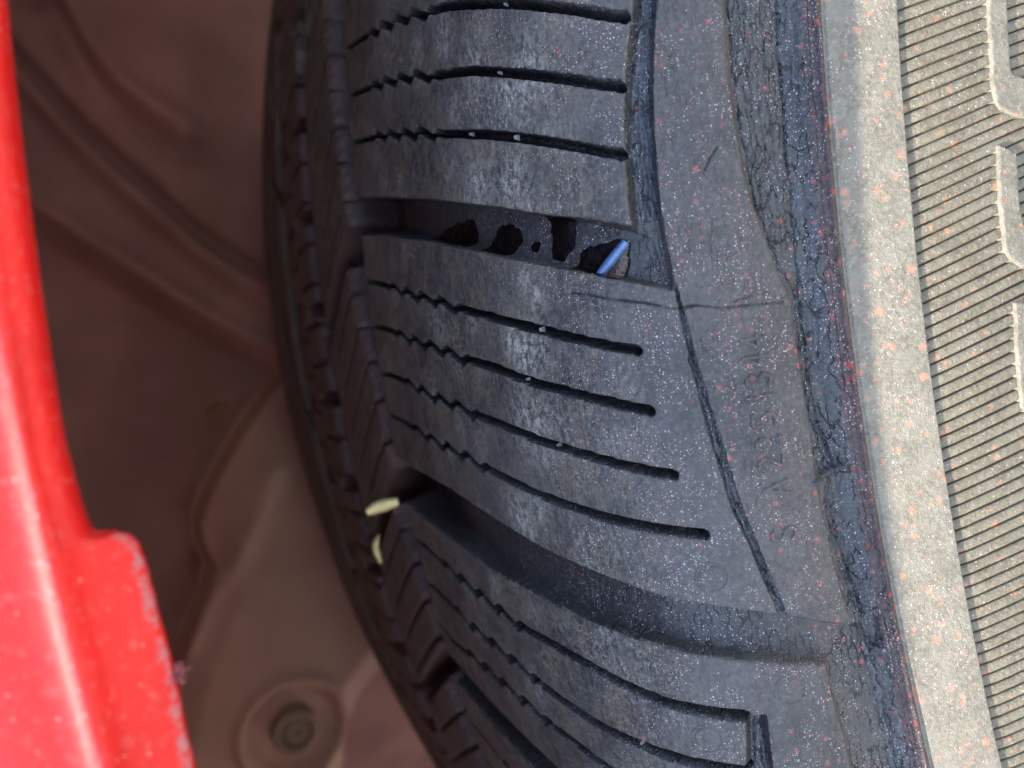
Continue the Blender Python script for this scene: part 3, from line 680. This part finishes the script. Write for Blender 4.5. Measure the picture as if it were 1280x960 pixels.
GLYPH = {'S': [[(.95,.82),(.7,1),(.3,1),(.05,.8),(.2,.58),(.8,.42),(.95,.2),(.7,0),(.3,0),(.05,.18)]], 'A': [[(0,0),(.5,1),(1,0)],[(.22,.36),(.78,.36)]],
         '2': [[(.05,.8),(.3,1),(.7,1),(.95,.78),(.8,.5),(0,0),(1,0)]], '5': [[(.95,1),(.1,1),(.05,.58),(.6,.62),(.95,.4),(.85,.1),(.5,0),(.05,.1)]],
         '1': [[(.25,.8),(.55,1),(.55,0)]], '3': [[(.05,.9),(.5,1),(.9,.78),(.5,.54),(.95,.28),(.55,0),(.05,.12)]], '4': [[(.75,0),(.75,1),(0,.32),(1,.32)]]}
for ch, t0, s0 in zip('S A2251344'.replace(' ', ''), (-9.88,-9.1,-8.69,-8.35,-7.96,-7.59,-7.3,-6.98,-6.69), (110.5,) * 9):
    strokes = [[(t0 * UM + (x - .5) * 1.15, s0 + 1.1 - y * 2.1) for x, y in st] for st in GLYPH[ch]]
    def fn(T_, S_):
        hb = heights(T_, S_, T_ - sweep(S_))[0]
        d = np.min([seg_dist(T_ * UM, S_, st) for st in strokes], axis=0) + .05 * fbm(T_ * UM * 2, S_ * 2, 2)
        m_ = 1 - smoothstep(.10, .24, d)
        return hb - .02 + .19 * m_, d < .26
    part('raised_character', make_mesh('raised_character', *patch(t0 - .2, t0 + .2, s0 - 1.5, s0 + 1.6, .06, fn)), M_PLATE)

# vent nubs left standing across the sipes
M_NUB = simple('pale_rubber_nub', (.22, .21, .21), .6, .3, 900)
for t0, s0, z_ in ((-2.8,90.8,1.0),(-2.45,84.2,.7),(-6.01,91.06,1.0),(-8.0,90.8,.8),(-6.83,88.1,.6),(-1.66,89.3,.6),(-0.62,90.7,.6),(-13.46,92.85,.9)):
    w_ = .16 * z_ / UM; q = [(-w_*2.2, -.14), (w_*2.2, -.14), (w_*2.2, .14), (-w_*2.2, .14)]
    P = [surf(t0 + a, s0 + b * z_, hh) for hh, k in ((-.75, .8), (z_ * .3 - .4, .45)) for a, b in [(x * k, y * k) for x, y in q]]
    part('vent_nub', make_mesh('vent_nub', np.array(P), [(4,5,6,7),(0,1,5,4),(1,2,6,5),(2,3,7,6),(3,0,4,7)], smooth=False), M_NUB)

# ------------------------------------------------------------------ drops in the groove
M_TAR = simple('glossy_black_tar', (.004, .003, .0035), .32, .4, 700, .00008, 0, 0, .08)
M_AMBER = simple('glossy_amber_tar', (.032, .010, .004), .16, .6, 900, .0003, 0, .5, .8)
M_SLIVER = simple('painted_sky_reflection', (.11, .20, .38), .5, .2, 900, 0, .25)  # blue of the reflected sky painted into the sliver's base colour
def drop(name, key, label, height=.35, mat=None, pts=None, lift=0, group='glossy black drops on the groove floor'):
    P = pts or TR[key]; A = np.array(P); pm = mm(P)
    def fn(T_, S_):
        hb, _f, gm_ = heights(T_, S_, T_ - sweep(S_))
        sd = poly_sd(T_ * UM, S_, pm) + .25 + .42 * fbm(T_ * UM * .75, S_ * .75, 3)
        return hb - .05 + lift + height * np.sqrt(np.clip(sd / 1.6, 0, 1)) + .05 * fbm(T_ * UM * 1.4, S_ * 1.4, 2), (sd > 0) & (gm_ > .55)
    r_ = patch(A[:, 0].min() - .1, A[:, 0].max() + .1, A[:, 1].min() - .5, A[:, 1].max() + .5, .09, fn)
    o = obj(name, make_mesh(name, *r_), mat or M_TAR); o.location = AXLE
    return tag(o, label, 'drop', group)
L_ = {'B1': 'wide matt black drop deepest in the tread groove', 'B2': 'rounded black drop between the widest drop and a tiny one',
      'B3': 'tall black drop running down from the block edge into the groove', 'B4': 'large black drop crossed by a sliver painted sky-reflection blue',
      'B5': 'tiny black speck of tar between the two innermost drops', 'B6': 'small faint black drop beside the tall drop'}
for k_, l_ in L_.items(): drop('tar_drop', k_, l_, .10 if k_ in ('B5', 'B6') else .25)
drop('amber_drop', None, 'glossy amber brown fleck beside the sliver of painted sky reflection', .45, M_AMBER,
     [(-5.36,98.9),(-5.33,99.7),(-5.1,100.45),(-4.86,100.6),(-4.86,100.2),(-5.0,99.95),(-5.15,99.4),(-5.28,98.7)], .35, None)

def blade(name, pts, widths, thick, mat, flat, parent=None):
    """thin curved blade through world points; flat = approximate face normal"""
    P = np.array(pts, float); n = 14; t = np.linspace(0, len(P) - 1, n)
    C_ = np.stack([np.interp(t, range(len(P)), P[:, i]) for i in range(3)], -1)
    for _ in range(4): C_[1:-1] = (C_[:-2] + C_[1:-1] * 2 + C_[2:]) / 4
    w = np.interp(t / (len(P) - 1), np.linspace(0, 1, len(widths)), widths)
    V, Fc = [], []
    for i in range(n):
        T_ = C_[min(i + 1, n - 1)] - C_[max(i - 1, 0)]; T_ /= np.linalg.norm(T_)
        B_ = np.cross(T_, flat); B_ /= np.linalg.norm(B_); N_ = np.cross(B_, T_)
        for a_, b_ in ((-.5, -.15), (0, .5), (.5, -.15), (0, -.5)): V.append(C_[i] + B_ * a_ * w[i] + N_ * b_ * thick)
    for i in range(n - 1):
        for k in range(4): Fc.append((i*4+k, i*4+(k+1) % 4, i*4+4+(k+1) % 4, i*4+4+k))
    Fc += [(3, 2, 1, 0), tuple(range(n*4-4, n*4))]
    return make_mesh(name, np.array(V), Fc)
CAMV = -np.array(f)
a_, b_ = [np.array(surf(t, s, -float(gdepth(s)) + .75)) for t, s in TR['ST']]
o = obj('sky_reflection_sliver', blade('sky_reflection_sliver', [a_, (a_ + b_) / 2 + CAMV * .0001, b_], [.0006, .0009, .0009, .0008], .00007, M_SLIVER, np.array(CAMV)), M_SLIVER)
o.location = AXLE; tag(o, 'flat sliver of painted blue sky reflection lying across the largest black drop', 'sliver')
p1 = surf(-10.17, 88.2, -1.6); p2 = surf(-10.0, 89.4, -1.2)
o = obj('sky_reflection_sliver', blade('sky_reflection_sliver', [p1, (p1 + p2) / 2, p2], [.0003, .0004, .0003], .00012, M_SLIVER, np.array(CAMV)), M_SLIVER)
o.location = AXLE; tag(o, 'tiny pale blue sliver stuck under the block edge in the lower groove', 'sliver')

M_GRASS = simple('dry_grass', (.90, .75, .36), .7, .12, 500)
def clipping(pts, w, thick, label):
    o = obj('grass_clipping', blade('grass_clipping', W(np.array(pts)), w, thick, M_GRASS, np.array(CAMV)), M_GRASS); o.location = AXLE
    return tag(o, label, 'clipping', 'dry grass clippings')
clipping(CLIP1, [.0010, .0017, .0019, .0013], .0004, 'straight dry yellow grass clipping stuck at the groove mouth')
clipping(CLIP2, [.0004, .0012, .0013, .0006], .0003, 'curved dry yellow grass clipping lying on the centre rib')
(e0, z0), (e1, z1) = LN['clip3']
clipping([(-121, e0, z0), (-121, (e0 + e1) / 2 + 1, (z0 + z1) / 2), (-121, e1, z1)], [.003, .004, .003], .0008, 'dry yellow clipping on the dusty shield below the fastener')
(e0, z0), (e1, z1) = LN['bit']
M_TAN = simple('ochre_leaf', (.30, .17, .06), .8, .2, 300)
o = obj('leaf_scrap', blade('leaf_scrap', W(np.array([(-163, e0, z0), (-162, (e0 + e1) / 2, (z0 + z1) / 2 + 1), (-163, e1, z1)])), [.002, .003, .0015], .0008, M_TAN, np.array(CAMV)), M_TAN)
o.location = AXLE; tag(o, 'small ochre leaf scrap clinging to the inner wheel liner', 'leaf')

# ------------------------------------------------------------------ car body round the wheel
car = empty('car_body', (0, 0, 0))
tag(car, 'red car body, the wheel arch lip and dusty liner around the tyre', 'car')
def body(name, me, mat, parent=None):
    o = obj(name, me, mat, parent or car)
    if parent is None: o.location = AXLE
    return o
# red paint
M_RED, nt, bs = new_mat('red_car_paint'); b = NB(nt)
uvn = b.n('UVMap'); uvn.uv_map = 'tyre_uv'; uvo = uvn.outputs[0]
n1 = b.noise(uvo, .12, 4, .6, '2D'); n2 = b.noise(uvo, 1.1, 5, .7, '2D')
col = b.mix(b.ramp(n1, .3, .7), (.52, .006, .005), (.60, .010, .008))
col = b.mix(b.math('MULTIPLY', b.ramp(n2, .52, .75), .22), col, (.50, .20, .18))
d1, _r = b.dots(uvo, .7, .07, .2, dim='2D', warp=1.5); col = b.mix(b.math('MULTIPLY', d1, .6), col, (.66, .36, .33))
sepu = b.n('SeparateXYZ'); b.l(uvo, sepu.inputs[0])
grime = b.math('MULTIPLY', b.ramp(sepu.outputs[1], .75, .05), b.ramp(n2, .38, .6))
col = b.mix(b.math('MULTIPLY', grime, .75), col, (.30, .17, .19))
b.l(col, bs.inputs['Base Color']); bs.inputs['Roughness'].default_value = .5; bs.inputs['Specular IOR Level'].default_value = .35; bs.inputs['Coat Weight'].default_value = .10; bs.inputs['Coat Roughness'].default_value = .34
bp = b.n('Bump'); bp.inputs['Strength'].default_value = .35; bp.inputs['Distance'].default_value = .0001; b.l(n2, bp.inputs['Height']); b.l(bp.outputs[0], bs.inputs['Normal'])

def lip_rho(t): return np.interp(t, [-9.5,-8.7,-7.55,-7.36,-7.27,-7.222,-7.208,-7.19,-7.14,-6.95,-6.3,-4.7,-2.4], [354.6,354.4,354.55,354.75,355.1,355.7,356.5,356.9,357.1,357.25,357.45,357.15,356.7])
def a_out(t): return 109.22 + .15 * (np.clip(t, -20, 6) + 7.6)
SEC_A = np.array([(-10,372),(-9,364),(-7.5,359.5),(-6,357.6),(-4.6,357.05),(-3.2,357.0),(-2.0,357.05),(-1.2,357.3),(-.75,357.8),(-.62,358.1),(-.2,358.35),(0,358.7),(-.04,359.0),(-.35,359.4),(-.62,360.1),(-.72,361),(-.70,362),(-.9,364),(-1.6,369),(-3.2,378),(-6.5,392),(-12,410),(-20,432)], float)
SEC_B = SEC_A.copy(); SEC_B[:10] = [(-8,368),(-6.5,362),(-5.2,358.5),(-4.4,356.2),(-3.7,354.9),(-3.2,354.5),(-2.6,354.75),(-2.25,355.6),(-1.8,357.0),(-1.1,358.0)]
t_rows = steps((-95, -30, 1.0), (-30, -12, .3), (-12, -7.45, .08), (-7.45, -7.0, .012), (-7.0, 0, .08), (0, 15, .3), (15, 95, 1.0))
rho = lip_rho(t_rows); wgt = np.clip((357.05 - rho) / 2.5, 0, 1); fine = rho - (357.0 * (1 - wgt) + 354.5 * wgt)
sec = SEC_A[None] * (1 - wgt)[:, None, None] + SEC_B[None] * wgt[:, None, None]
fade = np.concatenate([np.ones(9), np.linspace(1, 0, 4), np.zeros(10)])
A_ = sec[:, :, 0] + a_out(t_rows)[:, None]; R_ = sec[:, :, 1] + fine[:, None] * fade[None]
R_ = R_ + (.06 * fbm(t_rows * 6.2 * 1.2, t_rows * 0 + 4, 4) * (wgt > .5))[:, None] * np.concatenate([np.ones(8), np.zeros(15)])
tr_ = np.radians(t_rows)[:, None]
V = W(np.stack([A_, R_ * np.cos(tr_), R_ * np.sin(tr_)], -1)).reshape(-1, 3)
arc = np.concatenate([np.abs(np.cumsum(np.linalg.norm(np.diff(SEC_B, axis=0), axis=1)) - 0)]); arc = np.concatenate([[0], arc]); arc = np.abs(arc - arc[6])
uvf = np.stack(np.broadcast_arrays(t_rows[:, None] * 6.23, np.where(wgt[:, None] > .3, arc[None], 5 + arc[None])), -1).reshape(-1, 2)
fender = body('fender', make_mesh('fender', V, quad_grid(len(t_rows), 23), uvf), M_RED)
fender['label'] = 'glossy red fender with a stepped wheel arch lip'

# wheel liner: unseen arch roof, its ends set to steer light, and moulded inner wall
M_LINER = simple('dusty_liner_plastic', (.42, .232, .212), .85, .25, 14, .0006)
M_SHIELD = simple('dusty_shield_plastic', (.42, .265, .218), .85, .16, 12, .0006)
tt = np.radians(np.arange(-62, 141, 2.0)); aa = np.linspace(99, -185, 24)
T_, A_ = np.meshgrid(tt, aa, indexing='ij'); R_ = 414 + 3 * np.sin(A_ * .14)
body('liner_roof_baffle', make_mesh('liner_roof_baffle', W(np.stack([A_, R_ * np.cos(T_), R_ * np.sin(T_)], -1)).reshape(-1, 3), quad_grid(*T_.shape)), M_LINER)
def line_d(E, Z, pts): return seg_dist(E, Z, pts)
def z_at(E, pts):
    P = np.array(sorted(pts)); return np.interp(E, P[:, 0], P[:, 1])
ee = np.arange(0, 432, 1.8); zz = np.arange(-420, 400, 1.8)
E, Z = np.meshgrid(ee, zz, indexing='ij')
A_ = -150 + 3 * fbm(E * .02, Z * .02, 3) + .5 * fbm(E * .11, Z * .11, 3)
dc = line_d(E, Z, LN['liner_crescent']); A_ += 11 * np.exp(-(dc / 5.5) ** 2)
A_ -= 6 * np.exp(-((Z - z_at(E, LN['liner_crescent']) + 7) / 4.0) ** 2) * np.exp(-(dc / 16) ** 4)
zg = z_at(E, LN['liner_groove']); A_ -= 8 * np.exp(-((Z - zg) / 3.2) ** 2); A_ += 4 * np.exp(-((Z - zg + 9) / 5) ** 2) - 5 * smoothstep(zg - 4, zg - 16, Z)
ze = z_at(E, LN['liner_edge']); A_ -= 26 * smoothstep(ze + 1, ze - 9, Z); A_ += 4 * np.exp(-((Z - ze - 3) / 3.5) ** 2)
A_ -= 30 * smoothstep(352, 300, E) * smoothstep(0, 80, Z)
V = W(np.stack([A_, E, Z], -1)).reshape(-1, 3)
body('wheel_liner', make_mesh('wheel_liner', V, quad_grid(*E.shape)), M_LINER)
P = LN['shield']; A2 = np.array(P)
ee = np.arange(A2[:, 0].min() - 3, A2[:, 0].max() + 3, .8); zz = np.arange(A2[:, 1].min() - 3, A2[:, 1].max() + 3, .8)
E, Z = np.meshgrid(ee, zz, indexing='ij'); sdp = poly_sd(E, Z, P)
A_ = -150 + 14 * smoothstep(-2.5, 1.5, sdp) + 6 * smoothstep(0, 12, sdp) + 1.5 * fbm(E * .04, Z * .04, 2)
A_ += 5 * np.exp(-(seg_dist(E, Z, LN['shield_streak']) / 4.5) ** 2)
ge, gz = LN['grommet'][0]; dgm = np.hypot(E - ge, Z - gz)
A_ -= 6 * (1 - smoothstep(13, 18, dgm)) ; A_ += 2.5 * np.exp(-((dgm - 19) / 2.2) ** 2)
V = W(np.stack([A_, E, Z], -1)).reshape(-1, 3); Qp = quad_grid(*E.shape)
r_ = sub(V, np.zeros((len(V), 2)), Qp, cell((sdp > -2.4).astype(float)) > .01)
shield = body('splash_shield', make_mesh('splash_shield', r_[0], r_[1]), M_SHIELD); shield['label'] = 'tan dusty splash shield behind the tyre'
# fastener: flange, ring and recessed head
def lathe(name, prof_, n=40):
    V = []; 
    for i in range(n):
        q = 2 * math.pi * i / n
        for rr, hh in prof_: V.append((-130 + hh, ge + rr * math.cos(q), gz + rr * math.sin(q)))
    m_ = len(prof_); Fc = [(i*m_+j, i*m_+j+1, ((i+1) % n)*m_+j+1, ((i+1) % n)*m_+j) for i in range(n) for j in range(m_ - 1)]
    return make_mesh(name, W(np.array(V)), Fc)
M_CLIP = simple('dusty_plastic_fastener', (.26, .19, .15), .7, .15, 60)
fas = body('fastener', lathe('fastener', [(8.2,-9),(8.2,0),(7.8,1.2),(7.0,1.7),(6.0,1.3),(5.4,.2),(4.9,-1.2)]), M_CLIP, shield)
body('fastener_head', lathe('fastener_head', [(4.9,-1.2),(4.0,-.9),(3.4,.3),(2.6,.7),(1.7,.5),(1.4,-.8),(.05,-1.0)]), M_CLIP, fas)

# tuft of red fluff on the lip
random.seed(5); Vt, Ft = [], []
tb = -8.72; rb = 354.4; ab = a_out(tb) - 3.0
for i in range(70):
    q = random.uniform(0, 6.28); L = random.uniform(.2, .75); dn = np.array([random.uniform(-.5, .5), -abs(random.gauss(.45, .3)), random.uniform(-.6, .6)])
    p0 = np.array([ab + random.uniform(-.25, .25), rb * math.cos(math.radians(tb)) + random.uniform(-.15, .2), rb * math.sin(math.radians(tb)) + random.uniform(-.4, .4)])
    pts = [p0, p0 + dn * L * .5 + np.array([random.gauss(0, .1) for _ in range(3)]), p0 + dn * L + np.array([random.gauss(0, .18) for _ in range(3)])]
    w_ = random.uniform(.05, .13); n0 = len(Vt)
    for k, pp in enumerate(pts):
        e1 = np.array([math.cos(q), math.sin(q), 0]) * w_ * (1 - .3 * k); e2 = np.array([0, -math.sin(q), math.cos(q)]) * w_ * (1 - .3 * k)
        Vt += [pp + e1, pp - e1 * .5 + e2 * .8, pp - e1 * .5 - e2 * .8]
    for k in range(2):
        for j in range(3): Ft.append((n0+k*3+j, n0+k*3+(j+1) % 3, n0+k*3+3+(j+1) % 3, n0+k*3+3+j))
    Ft.append((n0+6, n0+7, n0+8))
M_FLUFF = simple('pink_fluff', (.42, .12, .14), .9, .5, 900)
o = obj('fluff_tuft', make_mesh('fluff_tuft', W(np.array(Vt)), Ft), M_FLUFF); o.location = AXLE
tag(o, 'small ragged tuft of pinkish fluff caught on the red lip', 'fluff')
